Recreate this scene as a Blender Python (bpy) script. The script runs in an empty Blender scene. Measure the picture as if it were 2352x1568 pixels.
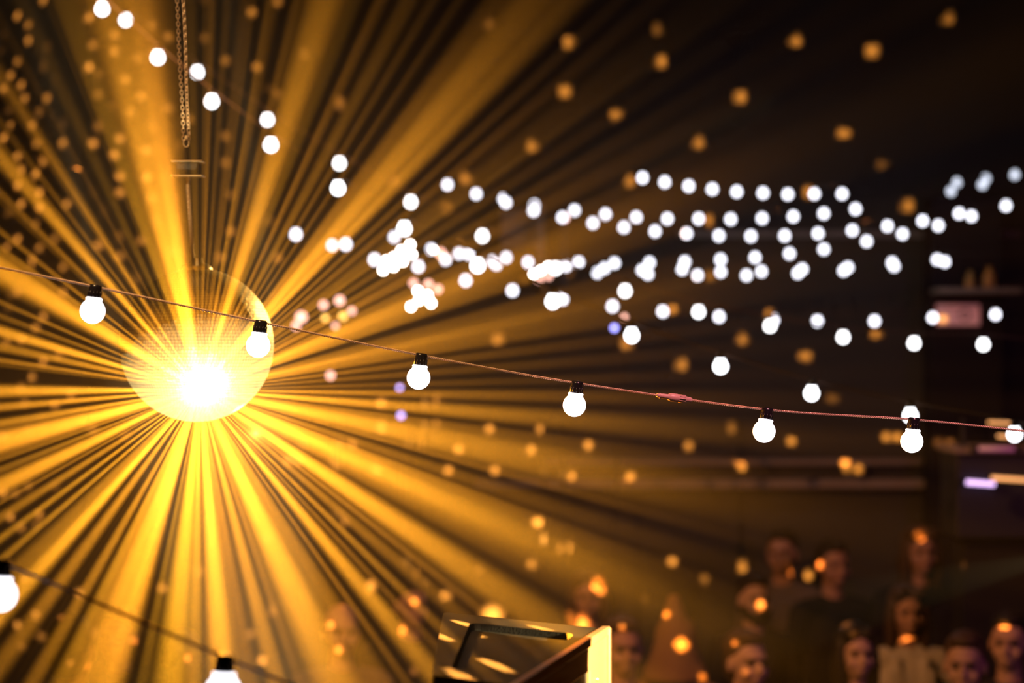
import bpy, bmesh, math, random
from mathutils import Vector, Matrix
random.seed(7)
sc = bpy.context.scene
C = sc.collection
PI = math.pi

# ---------------------------------------------------------------- camera, world, lights, exposure
F = 85.0 / 36.0 * 2352.0            # focal length in pixels
CAM = Vector((0, 0, 2.88))
def at(u, v, d):
    """point seen at pixel (u, v), d metres in front of the camera"""
    return Vector((CAM.x + (u - 1176) / F * d, CAM.y + d, CAM.z - (v - 784) / F * d))

cd = bpy.data.cameras.new('camera')
cam = bpy.data.objects.new('camera', cd); C.objects.link(cam); sc.camera = cam
cam.location = CAM; cam.rotation_euler = (PI / 2, 0, 0)
cd.lens = 85; cd.sensor_width = 36; cd.clip_start = 0.05
cd.dof.use_dof = True; cd.dof.focus_distance = 4.5; cd.dof.aperture_fstop = 2.9

w = bpy.data.worlds.new('hall_air'); sc.world = w; w.use_nodes = True
wn = w.node_tree; wn.nodes['Background'].inputs['Color'].default_value = (0, 0, 0, 1)
wn.nodes['Background'].inputs['Strength'].default_value = 0
HAZE = 0.0013                        # theatrical haze, scattering per metre
HAZE_D, HAZE_R = 0.05, 0.92          # thick haze drifting round the ball: peak density, reach
vs = wn.nodes.new('ShaderNodeVolumeScatter')
vs.inputs['Color'].default_value = (1, 1, 1, 1)
vs.inputs['Density'].default_value = HAZE
vs.inputs['Anisotropy'].default_value = 0.0
wn.links.new(vs.outputs['Volume'], wn.nodes['World Output'].inputs['Volume'])

sc.view_settings.view_transform = 'Standard'
sc.view_settings.look = 'None'
sc.view_settings.gamma = 1
sc.view_settings.exposure = 0.0
cy = sc.cycles
cy.use_denoising = True; cy.use_adaptive_sampling = True; cy.adaptive_threshold = 0.035; cy.adaptive_min_samples = 16
cy.max_bounces = 3; cy.diffuse_bounces = 0; cy.glossy_bounces = 2; cy.volume_bounces = 0
cy.transmission_bounces = 1; cy.transparent_max_bounces = 4
cy.sample_clamp_direct = 25; cy.sample_clamp_indirect = 6
cy.caustics_reflective = False; cy.caustics_refractive = False
cy.use_light_tree = True

BALL_R = 0.165
BALL = at(452, 792, 5.2)
HOT = BALL + Vector((0.0243, -0.141, -0.0824)).normalized() * (BALL_R + 0.022)
GLINT = BALL + Vector((0.10, 0.25, -0.20))

def ies_text(name, rows, dh, dv):
    """photometric file: rows[j][i] = candela at horizontal angle j*dh, vertical angle i*dv"""
    nh, nv = len(rows), len(rows[0])
    out = ['IESNA:LM-63-2002', '[TEST] none', '[MANUFAC] none', 'TILT=NONE',
           '1 -1 1 %d %d 1 2 0 0 0' % (nv, nh), '1 1 0',
           ' '.join('%g' % (i * dv) for i in range(nv)),
           ' '.join('%g' % (j * dh) for j in range(nh))]
    for r in rows:
        out.append(' '.join('%.4g' % x if x else '0' for x in r))
    t = bpy.data.texts.new(name); t.write('\n'.join(out) + '\n')
    return t

def ies_light(name, loc, rot, profiles, watts):
    """point light whose intensity follows measured-style photometric profiles, one colour each"""
    L = bpy.data.lights.new(name, 'POINT'); L.energy = watts; L.shadow_soft_size = 0
    o = bpy.data.objects.new(name, L); C.objects.link(o)
    o.matrix_world = Matrix.Translation(loc) @ rot.to_4x4()
    L.use_nodes = True; nt = L.node_tree; em = nt.nodes['Emission']
    tc = nt.nodes.new('ShaderNodeTexCoord'); acc = None
    for txt, col in profiles:
        n = nt.nodes.new('ShaderNodeTexIES'); n.mode = 'INTERNAL'; n.ies = txt
        nt.links.new(tc.outputs['Normal'], n.inputs['Vector'])
        s = nt.nodes.new('ShaderNodeVectorMath'); s.operation = 'SCALE'
        s.inputs[0].default_value = col; nt.links.new(n.outputs[0], s.inputs['Scale'])
        if acc:
            a = nt.nodes.new('ShaderNodeVectorMath'); a.operation = 'ADD'
            nt.links.new(acc.outputs[0], a.inputs[0]); nt.links.new(s.outputs[0], a.inputs[1]); acc = a
        else:
            acc = s
    nt.links.new(acc.outputs[0], em.inputs['Color']); em.inputs['Strength'].default_value = 1
    return o

# beams of an added point light standing in for the mirror facets' reflections:
# (angle from the right, counter-clockwise, half width in degrees, strength, share of yellow)
FANS = [
 (103.2, 2.0, 1.25, .35), (98.6, 1.5, 1.3, .1), (108.8, 1.2, .40, .9), (95.0, 1.0, .5, .3), (91.5, .7, .30, .6), (88.5, .5, .45, .3),
 (86, .5, .22, .4), (83.2, .8, .30, .2), (79.5, .7, .36, .3), (76.2, .5, .42, .3), (72.3, 1.5, 1.0, .35), (68.5, .7, .35, .8),
 (65.2, .6, .45, .2), (62, .8, .55, .4), (59.3, .5, .3, .3), (56.6, .4, .28, .2), (53.2, .7, .4, .2), (49.6, 1.5, 1.0, .25), (46.4, .8, .62, .3),
 (43, .5, .25, .2), (40.6, .6, .30, .1), (37.2, 1.3, .34, .3), (33.6, .6, .22, .2), (30.8, .6, .30, .2), (28.2, .9, .42, .1), (25.6, .5, .25, .2),
 (22.2, 1.6, .85, .2), (19.0, .7, .4, .3), (14.9, .7, .3, .2), (12.2, 1.1, .62, .2), (9.7, .8, .5, .2), (6.8, .6, .28, .1), (4.2, .6, .22, .1),
 (1.5, .5, .20, .1), (-1.2, .7, .5, .2), (-4.8, 1.0, .68, .3), (-8.0, .5, .2, .1), (-11.8, 1.8, .95, .3), (-15.6, .45, .3, .1), (-18.6, .9, .38, .2), (-21.2, .7, .45, .1),
 (-24.6, 1.7, 1.25, .35), (-28.4, 1.2, .45, .2), (-34.2, 1.5, 1.3, .3), (-38.4, .6, .28, .1), (-41.2, .9, .42, .2), (-45.0, .6, .55, .3),
 (-47.6, .5, .3, .1), (-50.9, 1.0, 1.05, .35), (-55.0, .5, .35, .1), (-58.6, 1.3, .5, .2), (-65.2, 2.5, 1.5, .35), (-71.5, .8, .35, .1), (-75.4, 1.2, .85, .2), (-80.3, 1.3, .5, .0),
 (-85.4, 1.7, 1.85, .3), (-91.0, 1.0, .7, .6), (-95.6, 1.9, 1.1, .9), (-101.2, .7, .3, .9), (-106.6, 1.3, 1.0, .3), (-110.4, 2.4, 1.15, .3), (-115.6, .9, .55, .6),
 (-119.6, .9, .5, .3), (-125.8, 1.1, .6, .3), (-131.7, 1.1, 1.05, .5), (-135.2, 1.4, .42, .4), (-139.4, .6, .4, .6), (-143.2, .6, .5, .6), (-147.3, .8, .45, .4), (-150.5, .4, .25, .3),
 (-154.3, 1.3, .95, .4), (-158.2, .6, .3, .5), (-160.8, .5, .25, .4), (-165.4, 1.8, 1.05, .25), (-170.6, .8, .55, .4), (-175.2, .8, .6, .3), (-179.8, 1.0, .85, .4),
 (171.4, .6, .45, .3), (167.6, .9, .5, .4), (163.4, 1.0, .75, .4), (159.4, .5, .25, .4), (156.0, .5, .3, .4), (148.6, 1.9, 1.0, .4), (144.4, .5, .35, .4), (141.2, .5, .3, .3),
 (135.2, .6, .35, .3), (130.3, 1.0, .72, .4), (126.5, .5, .2, .4), (122.3, .8, .42, .4), (118.0, .4, .08, .3), (114.5, .8, .14, .9),
]
def fan_rows(which):
    dh, dv = 0.25, 5.0
    rnd = random.Random(11)
    def thin(a, s):   # the thin fans in the upper half are much weaker
        return 1 if s > .6 else .42 if 54 < a < 100 else .6 if a >= 110 else .7 if 0 < a <= 54 else .8
    def side(a):     # fans to the upper right are dimmed
        return .85 if 0 < a < 45 else 1
    fans = [(a, hw * (1.24 + (.14 if s > .8 else 0)), s * side(a) * thin(a, s), yl, rnd.uniform(100, 124), rnd.uniform(19, 27)) for a, hw, s, yl in FANS]
    fine = [(rnd.uniform(-180, 180), rnd.uniform(.25, .5), rnd.uniform(.01, .07), rnd.random() * .6, rnd.uniform(98, 125), rnd.uniform(15, 25)) for _ in range(70)]
    rows = []
    nv = 37
    for j in range(int(360 / dh) + 1):
        th = 270 - j * dh
        r = [0.006 * (1 - which)] * nv if which == 0 else [0.0] * nv
        for a, hw, s, yl, vc, vw in fans + fine:
            d = (th - a + 180) % 360 - 180
            if abs(d) > hw * 3: continue
            g = s * math.exp(-abs(d / hw) ** 2.6 * .7) * ((1 - yl) if which == 0 else yl)
            for i in range(14, nv):
                r[i] += g * math.exp(-.5 * ((i * dv - vc) / vw) ** 2)
        for i in range(nv):
            if i * dv < 72: r[i] *= max(0.0, (i * dv - 55) / 17)
        rows.append([x * 3.25 for x in r])
    return rows, dh, dv
ez = (CAM - HOT).normalized(); ex = Vector((0, 0, 1)).cross(ez).normalized(); ey = ez.cross(ex)
HOT_ROT = Matrix((ex, ey, ez)).transposed()
FAN_W = 8000.0
ies_light('ball_fans_stand_in', HOT, HOT_ROT,
          [(ies_text('fans_orange', *fan_rows(0)), (1.0, .33, .018)), (ies_text('fans_yellow', *fan_rows(1)), (.95, .385, .012))], FAN_W)

def spot(name, loc, aim, watts, col, size, blend=.3, soft=.03):
    L = bpy.data.lights.new(name, 'SPOT'); L.energy = watts; L.color = col
    L.spot_size = math.radians(size); L.spot_blend = blend; L.shadow_soft_size = soft
    o = bpy.data.objects.new(name, L); C.objects.link(o)
    o.location = loc; o.rotation_euler = (Vector(aim) - Vector(loc)).to_track_quat('-Z', 'Y').to_euler()
    return o
spot('ball_lamp', BALL + Vector((.62, -1.15, -2.45)), BALL, 3000, (1, .80, .40), 8.5, .2)
spot('ball_back_lamp', BALL + Vector((1.5, 2.2, .75)), BALL, 700, (1, .60, .16), 9.0, .2)
spot('side_lamp', (.80, 3.30, 2.60), (.132, 3.948, 2.350), 680, (1, .82, .34), 11.5, .05, .004)
spot('purple_stage_lamp', (4.0, 7.0, 3.4), (1.0, 12.0, 1.5), 42, (.62, .10, .80), 75, .8)

spot('crowd_fill', (-1.9, 7.2, 4.9), (1.3, 11.4, 1.4), 540, (1, .40, .12), 50, .8)  # unseen fill light added to brighten the crowd
spot('overhead_pink_fill', (1.0, 3.0, 4.9), (.62, 4.5, 2.66), 330, (1, .36, .42), 30, .8)  # unseen pink fill added overhead to brighten the foreground cable's right part
spot('overhead_warm_fill', (-.9, 3.2, 4.9), (-.40, 4.25, 2.85), 300, (1, .60, .26), 30, .8)  # unseen warm fill added overhead to lift the left part of that cable
spot('rigging_fill', (-2.2, 3.2, 4.4), (-.68, 5.2, 3.42), 260, (1, .60, .26), 13, .4)  # unseen light added to bring out the chain and rope

# ---------------------------------------------------------------- helpers
def tag(o, label=None, cat=None, group=None, kind=None):
    if label: o['label'] = label
    if cat: o['category'] = cat
    if group: o['group'] = group
    if kind: o['kind'] = kind
    return o
def empty(name, loc=(0, 0, 0), label=None, cat=None, group=None, rz=0):
    o = bpy.data.objects.new(name, None); C.objects.link(o); o.location = loc; o.rotation_euler = (0, 0, rz)
    return tag(o, label, cat, group)
def link(name, me, mat=None, parent=None, smooth=False):
    o = bpy.data.objects.new(name, me); C.objects.link(o)
    if mat and not me.materials: me.materials.append(mat)
    if smooth:
        for p in me.polygons: p.use_smooth = True
    if parent: o.parent = parent
    return o
def mesh_of(bm, name='m'):
    me = bpy.data.meshes.new(name); bm.to_mesh(me); bm.free(); return me
def obj(name, bm, mat, parent=None, smooth=False):
    return link(name, mesh_of(bm, name), mat, parent, smooth)
def box(bm, c, s, rot=None, bev=0):
    r = bmesh.ops.create_cube(bm, size=1)
    M = Matrix.Translation(c) @ (rot.to_4x4() if rot else Matrix()) @ Matrix.Diagonal((s[0], s[1], s[2], 1))
    bmesh.ops.transform(bm, matrix=M, verts=r['verts'])
    if bev:
        es = {e for v in r['verts'] for e in v.link_edges}
        bmesh.ops.bevel(bm, geom=list(es), offset=bev, segments=2, affect='EDGES', profile=.5)
def ell(bm, c, r, seg=20, rot=None):
    q = bmesh.ops.create_uvsphere(bm, u_segments=seg, v_segments=max(6, seg * 2 // 3), radius=1)
    bmesh.ops.transform(bm, matrix=Matrix.Translation(c) @ (rot.to_4x4() if rot else Matrix()) @ Matrix.Diagonal((r[0], r[1], r[2], 1)), verts=q['verts'])
def cone(bm, a, b, ra, rb, seg=14, caps=True):
    a, b = Vector(a), Vector(b); d = b - a
    q = bmesh.ops.create_cone(bm, cap_ends=caps, segments=seg, radius1=ra, radius2=rb, depth=d.length)
    M = Matrix.Translation((a + b) / 2) @ d.to_track_quat('Z', 'Y').to_matrix().to_4x4()
    bmesh.ops.transform(bm, matrix=M, verts=q['verts'])
def capsule(bm, a, b, ra, rb, seg=14):
    cone(bm, a, b, ra, rb, seg); ell(bm, a, (ra,) * 3, seg); ell(bm, b, (rb,) * 3, seg)
def lathe(bm, prof, seg=28, off=(0, 0, 0)):
    rings = []
    for r, z in prof:
        if r < 1e-6: rings.append([bm.verts.new((off[0], off[1], off[2] + z))])
        else: rings.append([bm.verts.new((off[0] + r * math.cos(2 * PI * k / seg), off[1] + r * math.sin(2 * PI * k / seg), off[2] + z)) for k in range(seg)])
    for A, B in zip(rings, rings[1:]):
        for k in range(seg):
            k2 = (k + 1) % seg
            if len(A) == 1 and len(B) == 1: continue
            if len(A) == 1: bm.faces.new((A[0], B[k2], B[k]))
            elif len(B) == 1: bm.faces.new((A[k], A[k2], B[0]))
            else: bm.faces.new((A[k], A[k2], B[k2], B[k]))
def tube(bm, pts, r, seg=6):
    prev = None; n = len(pts)
    up = Vector((0.1, 0.2, 1)).normalized()
    for i, p in enumerate(pts):
        t = (pts[min(i + 1, n - 1)] - pts[max(i - 1, 0)]).normalized()
        a = t.cross(up)
        if a.length < 1e-4: a = t.cross(Vector((1, 0, 0)))
        a.normalize(); b = t.cross(a)
        ring = [bm.verts.new(p + (a * math.cos(2 * PI * k / seg) + b * math.sin(2 * PI * k / seg)) * r) for k in range(seg)]
        if prev:
            for k in range(seg): bm.faces.new((prev[k], prev[(k + 1) % seg], ring[(k + 1) % seg], ring[k]))
        else: bm.faces.new(ring[::-1])
        prev = ring
    bm.faces.new(prev)
def catmull(P, per):
    out = []; n = len(P)
    for i in range(n - 1):
        p0 = P[i - 1] if i else P[0] * 2 - P[1]
        p1, p2 = P[i], P[i + 1]
        p3 = P[i + 2] if i + 2 < n else P[-1] * 2 - P[-2]
        for k in range(per):
            t = k / per
            out.append(.5 * ((2 * p1) + (p2 - p0) * t + (2 * p0 - 5 * p1 + 4 * p2 - p3) * t * t + (3 * p1 - p0 - 3 * p2 + p3) * t ** 3))
    out.append(P[-1].copy()); return out
def twisted(bm, path, R, r, pitch, strands=2, seg=5):
    """wires twisted round the path"""
    L = [0]
    for a, b in zip(path, path[1:]): L.append(L[-1] + (b - a).length)
    tot = L[-1]; n = max(8, int(tot / pitch * 9)); k = 0
    S = [[] for _ in range(strands)]
    for i in range(n + 1):
        s = tot * i / n
        while k < len(L) - 2 and L[k + 1] < s: k += 1
        f = (s - L[k]) / max(1e-9, L[k + 1] - L[k])
        p = path[k].lerp(path[k + 1], f); t = (path[k + 1] - path[k]).normalized()
        a = t.cross(Vector((.05, .1, 1)) if abs(t.z) < .9 else Vector((1, 0, 0))).normalized(); b = t.cross(a)
        for q in range(strands):
            ph = 2 * PI * (s / pitch + q / strands)
            S[q].append(p + (a * math.cos(ph) + b * math.sin(ph)) * R)
    for s_ in S: tube(bm, s_, r, seg)

def mat(name, col, rough=.6, metal=0, spec=.5, noise=0, nscale=8, bump=0, bscale=60, coat=0):
    m = bpy.data.materials.new(name); m.use_nodes = True; nt = m.node_tree; b = nt.nodes['Principled BSDF']
    b.inputs['Base Color'].default_value = (*col, 1); b.inputs['Roughness'].default_value = rough
    b.inputs['Metallic'].default_value = metal; b.inputs['Specular IOR Level'].default_value = spec
    b.inputs['Coat Weight'].default_value = coat
    if noise or bump:
        tc = nt.nodes.new('ShaderNodeTexCoord')
    if noise:
        n = nt.nodes.new('ShaderNodeTexNoise'); n.inputs['Scale'].default_value = nscale; n.inputs['Detail'].default_value = 5
        nt.links.new(tc.outputs['Object'], n.inputs['Vector'])
        mx = nt.nodes.new('ShaderNodeMix'); mx.data_type = 'RGBA'
        mx.inputs['A'].default_value = (*[c * (1 - noise) for c in col], 1)
        mx.inputs['B'].default_value = (*[min(1, c * (1 + noise)) for c in col], 1)
        nt.links.new(n.outputs['Fac'], mx.inputs['Factor']); nt.links.new(mx.outputs['Result'], b.inputs['Base Color'])
    if bump:
        n = nt.nodes.new('ShaderNodeTexNoise'); n.inputs['Scale'].default_value = bscale
        nt.links.new(tc.outputs['Object'], n.inputs['Vector'])
        bp = nt.nodes.new('ShaderNodeBump'); bp.inputs['Strength'].default_value = bump; bp.inputs['Distance'].default_value = .01
        nt.links.new(n.outputs['Fac'], bp.inputs['Height']); nt.links.new(bp.outputs['Normal'], b.inputs['Normal'])
    return m
def glow(name, col, s):
    """surface that gives off light: lamp glass, tube, backlit panel"""
    m = bpy.data.materials.new(name); m.use_nodes = True; nt = m.node_tree; b = nt.nodes['Principled BSDF']
    b.inputs['Base Color'].default_value = (.8, .8, .8, 1); b.inputs['Roughness'].default_value = .4
    b.inputs['Emission Color'].default_value = (*col, 1); b.inputs['Emission Strength'].default_value = s
    m.cycles.emission_sampling = 'NONE'
    return m

M = dict(
    wall=mat('painted_wall', (.075, .068, .058), .95, 0, .1, .08, 1.2),
    ceil=mat('dark_ceiling', (.10, .09, .08), .95, 0, .1, .1, 1.5),
    floor=mat('hall_floor', (.12, .10, .08), .6, 0, .3, .2, 2),
    beam=mat('painted_beam', (.34, .26, .20), .7, 0, .3, .15, 4),
    black=mat('black_plastic', (.010, .008, .012), .25, 0, .35),
    blackm=mat('black_enamel', (.012, .011, .012), .6, 0, .2, .2, 40, .15, 300),
    wire=mat('copper_wire_in_clear_sleeve', (.9, .58, .42), .3, .25, .8),
    fwire=mat('string_cable', (.075, .052, .042), .45, .2, .4),
    connector=mat('pink_plastic_connector', (.72, .42, .34), .4, 0, .5),
    steel=mat('steel', (.70, .62, .52), .28, 1.0),
    rope=mat('steel_rope', (.9, .68, .42), .4, .25, .6),
    chain=mat('chain_steel', (.85, .62, .42), .35, .45, .6),
    brown=mat('bronze_metal', (.55, .27, .13), .42, .55, .5, .1, 90),
    skin=mat('skin', (.52, .28, .19), .55, 0, .35, .12, 14),
    skin2=mat('pale_skin', (.62, .38, .28), .55, 0, .35, .12, 14),
    eye=mat('eye', (.05, .03, .02), .2),
    hair=mat('dark_hair', (.018, .012, .009), .55, 0, .3, .3, 60),
    hair2=mat('brown_hair', (.07, .035, .018), .55, 0, .3, .3, 60),
    cloth_b=mat('black_cloth', (.02, .016, .02), .9, 0, .1, .2, 30),
    cloth_w=mat('cream_cloth', (.62, .54, .44), .9, 0, .1, .1, 30),
    cloth_o=mat('orange_cloth', (.62, .24, .06), .9, 0, .1, .1, 30),
    cloth_h=mat('tan_cloth', (.30, .17, .08), .9, 0, .1, .1, 30),
    cloth_g=mat('grey_cloth', (.16, .12, .10), .9, 0, .1, .2, 30),
    cloth_r=mat('dark_red_cloth', (.22, .05, .04), .9, 0, .1, .2, 30),
    trouser=mat('dark_trousers', (.03, .028, .035), .9, 0, .1),
    housing=mat('lamp_housing', (.03, .03, .035), .5, .3),
    bulb=glow('frosted_bulb_near', (.95, .93, 1.0), 2.6),
    bulbA=glow('frosted_bulb_mid', (.97, .97, 1.0), 5.0),
    bulbB=glow('frosted_bulb_far', (.88, .88, 1.0), 4.0),
    bulbC=glow('frosted_bulb_farthest', (.78, .84, 1.0), 1.6),
    warm_lamp=glow('warm_white_lamp', (1.0, .84, .76), 24.0),
    pink_lamp=glow('pink_lamp', (1.0, .50, .40), 3.2),
    amber_lamp=glow('amber_lamp', (1.0, .55, .12), 3.4),
    blue_lamp=glow('blue_lamp', (.30, .32, 1.0), 5.0),
    violet_lamp=glow('violet_lamp', (.55, .42, 1.0), 4.0),
    led_lavender=glow('lavender_led', (.62, .40, .78), 2.6),
    led_orange=glow('orange_led', (1.0, .42, .12), 1.3),
    led_pink=glow('pink_led', (.30, .05, .12), .6),
    sign=glow('pink_backlit_panel', (.30, .085, .075), .75),
    sign_dark=mat('sign_print', (.03, .01, .01), .8),
)

# ---------------------------------------------------------------- the hall
def slab(name, c, s, m):
    bm = bmesh.new(); box(bm, Vector((0, 0, 0)), s)
    o = obj(name, bm, m); o.location = c; tag(o, kind='structure'); return o
X0, X1, Y0, Y1, ZT = -2.45, 4.2, -2.0, 14.0, 5.2
slab('floor', ((X0 + X1) / 2, (Y0 + Y1) / 2, -.05), (X1 - X0 + .4, Y1 - Y0 + .4, .1), M['floor'])
slab('ceiling', ((X0 + X1) / 2, (Y0 + Y1) / 2, ZT + .05), (X1 - X0 + .4, Y1 - Y0 + .4, .1), M['ceil'])
slab('wall_left', (X0 - .05, (Y0 + Y1) / 2, ZT / 2), (.1, Y1 - Y0, ZT), M['wall'])
slab('wall_right', (X1 + .05, (Y0 + Y1) / 2, ZT / 2), (.1, Y1 - Y0, ZT), M['wall'])
slab('wall_back', ((X0 + X1) / 2, Y1 + .05, ZT / 2), (X1 - X0 + .2, .1, ZT), M['wall'])
slab('wall_front', ((X0 + X1) / 2, Y0 - .05, ZT / 2), (X1 - X0 + .2, .1, ZT), M['wall'])
# ledges along the back wall
def span(u0, v0, u1, v1, d): return at(u0, v0, d), at(u1, v1, d)
for n, (u0, u1, v0, v1, dep) in enumerate([(1090, 2260, 1101, 1121, .10), (1240, 2260, 1056, 1068, .06), (1560, 2352, 528, 544, .05)]):
    a, b = span(u0, v0, u1, v1, 13.9)
    slab('trim_%d' % (n + 1), ((a.x + b.x) / 2, 14.0 - dep / 2 - .001, (a.z + b.z) / 2), (b.x - a.x, dep, a.z - b.z), M['beam'])
# post and boxed panel
a, b = span(1232, 470, 1250, 650, 13.85)
slab('trim_4', ((a.x + b.x) / 2, 13.9, (a.z + b.z) / 2), (b.x - a.x, .18, a.z - b.z), M['beam'])
a, b = span(1150, 478, 1232, 570, 13.9)
slab('trim_5', ((a.x + b.x) / 2, 13.95, (a.z + b.z) / 2), (b.x - a.x, .09, a.z - b.z), M['beam'])

# ---------------------------------------------------------------- mirror ball
mball = empty('mirror_ball', BALL, 'large mirror ball of tiny square mirrors glowing gold, throwing beams of light', 'mirror ball')
def mirror_mat():
    m = bpy.data.materials.new('mirror_tiles'); m.use_nodes = True; nt = m.node_tree; b = nt.nodes['Principled BSDF']
    b.inputs['Base Color'].default_value = (.95, .86, .66, 1); b.inputs['Metallic'].default_value = .82
    b.inputs['Roughness'].default_value = .34
    return m
bm = bmesh.new(); rnd = random.Random(3)
rows = 74
for i in range(1, rows):
    la = -PI / 2 + PI * i / rows
    n = max(6, int(2 * PI * math.cos(la) / (PI / rows) + .5))
    h = PI / rows * .44
    for k in range(n):
        lo = 2 * PI * k / n; hw = PI / n * .88
        nrm = Vector((math.cos(la) * math.cos(lo), math.cos(la) * math.sin(lo), math.sin(la)))
        e = Vector((-math.sin(lo), math.cos(lo), 0)); u = nrm.cross(e)
        tw, tv = rnd.gauss(0, .025), rnd.gauss(0, .025)
        W = math.cos(la) * hw * BALL_R; H = h * BALL_R
        vs_ = []
        for sx, sy in ((-1, -1), (1, -1), (1, 1), (-1, 1)):
            p = nrm * BALL_R + e * W * sx + u * H * sy + nrm * (tw * W * sx + tv * H * sy)
            vs_.append(bm.verts.new(p))
        bm.faces.new(vs_)
obj('mirror_tiles', bm, mirror_mat(), mball)
bm = bmesh.new(); ell(bm, (0, 0, 0), (BALL_R - .0012,) * 3, 64)
obj('core', bm, mat('grout', (.45, .33, .16), .8), mball, True)
bm = bmesh.new(); lathe(bm, [(0, .022), (.012, .022), (.014, .012), (.03, .006), (.034, -.002), (.034, -.006), (0, -.006)], 24, (0, 0, BALL_R))
obj('top_cap', bm, M['steel'], mball, True)
bm = bmesh.new(); wtop = at(431, 408, 5.2) - BALL
twisted(bm, [Vector((-.008, 0, BALL_R + .018)), wtop], .0028, .0025, .012, 2, 6)
obj('hanging_rope', bm, M['rope'], mball)
# motor
MB = at(432, 388, 5.2)
mot = empty('ball_motor', MB, 'small dark motor box above the mirror ball, its rope hanging below', 'motor')
bm = bmesh.new(); box(bm, (0, 0, 0), (.046, .05, .026), None, .004); obj('motor_case', bm, M['blackm'], mot)
bm = bmesh.new(); box(bm, (0, 0, .0155), (.066, .06, .003), None, .001); box(bm, (0, 0, -.0155), (.066, .06, .003), None, .001); obj('mounting_plate', bm, M['steel'], mot)
bm = bmesh.new(); cone(bm, (0, 0, -.032), (0, 0, -.017), .004, .006); obj('spindle', bm, M['steel'], mot)
# double chain
HK = at(428, 330, 5.2)
ch = empty('hoist_chain', HK, 'two strand metal chain hanging above the mirror ball', 'chain')
def link_bm(bm, c, rotz, tiltm):
    L, Wd, r = .0050, .0032, .0010
    pts = []
    for k in range(14):
        a = 2 * PI * k / 14
        p = Vector((math.cos(a) * Wd, 0, math.sin(a) * (Wd) + (L - Wd) * (1 if math.sin(a) > 0 else -1)))
        pts.append(Matrix.Rotation(rotz, 3, 'Z') @ p)
    pts = [c + tiltm @ p for p in pts]
    n = len(pts); rings = []
    ax = tiltm @ (Matrix.Rotation(rotz, 3, 'Z') @ Vector((0, 1, 0)))
    for i in range(n):
        t = (pts[(i + 1) % n] - pts[i - 1]).normalized(); b = t.cross(ax).normalized()
        rings.append([bm.verts.new(pts[i] + (ax * math.cos(q * PI / 2.5) + b * math.sin(q * PI / 2.5)) * r) for q in range(5)])
    for i in range(n):
        A, B = rings[i], rings[(i + 1) % n]
        for q in range(5): bm.faces.new((A[q], A[(q + 1) % 5], B[(q + 1) % 5], B[q]))
top = at(414, 0, 5.2); dirc = (top - HK).normalized()
tm = dirc.to_track_quat('Z', 'X').to_matrix()
Ltot = (ZT - HK.z) / dirc.z
for s in (-1, 1):
    bm = bmesh.new(); k = 0; z = .012
    while z < Ltot - .01:
        wob = .0006 * math.sin(z * 31 + s)
        link_bm(bm, dirc * z + Vector((s * (.0052 + .002 * min(1, (z / .3))) + wob, 0, 0)), (k % 2) * PI / 2 + .5 + .3 * s, tm)
        z += .0082; k += 1
    obj('chain_strand', bm, M['chain'], ch)
bm = bmesh.new()
pts = [Vector((.006 * math.cos(a), 0, .002 + .009 * math.sin(a))) for a in [PI * .5 + k * PI / 8 for k in range(14)]]
tube(bm, pts, .0016, 6); cone(bm, (0, 0, .008), (0, 0, .018), .004, .003)
obj('hook', bm, M['rope'], ch, True)
bm = bmesh.new(); tube(bm, [Vector((0, 0, -.004)), MB + Vector((0, 0, .016)) - HK], .0010, 5)
obj('link_wire', bm, M['blackm'], ch)

# ---------------------------------------------------------------- strings of bulbs
def bulb_mesh():
    bm = bmesh.new(); R = .0216
    prof = [(.0112, -.0175), (.0140, -.0192), (.0143, -.0212), (.0132, -.0222), (.0139, -.0234)]
    c = -.0415
    for k in range(15):
        a = math.radians(50) - k * math.radians(140) / 14
        prof.append((max(0, R * math.cos(a)) if k < 14 else 0, c + R * math.sin(a)))
    lathe(bm, prof, 28); return mesh_of(bm, 'bulb')
def socket_mesh():
    bm = bmesh.new()
    lathe(bm, [(0, .004), (.0085, .004), (.0108, .0025), (.0115, -.001), (.0118, -.006), (.0122, -.0075), (.0120, -.0195), (.0112, -.0208), (0, -.0208)], 24)
    for k in range(12):
        a = 2 * PI * k / 12
        box(bm, (.0119 * math.cos(a), .0119 * math.sin(a), -.0125), (.0012, .0018, .011), Matrix.Rotation(a, 3, 'Z'))
    return mesh_of(bm, 'socket')
SOCK = socket_mesh(); SOCK.materials.append(M['black'])
for p in SOCK.polygons: p.use_smooth = True
BULB = {}
for k_, m_ in (('near', 'bulb'), ('mid', 'bulbA'), ('far', 'bulbB'), ('farthest', 'bulbC')):
    me = bulb_mesh(); me.materials.append(M[m_]); BULB[k_] = me
    for p in me.polygons: p.use_smooth = True

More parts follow.
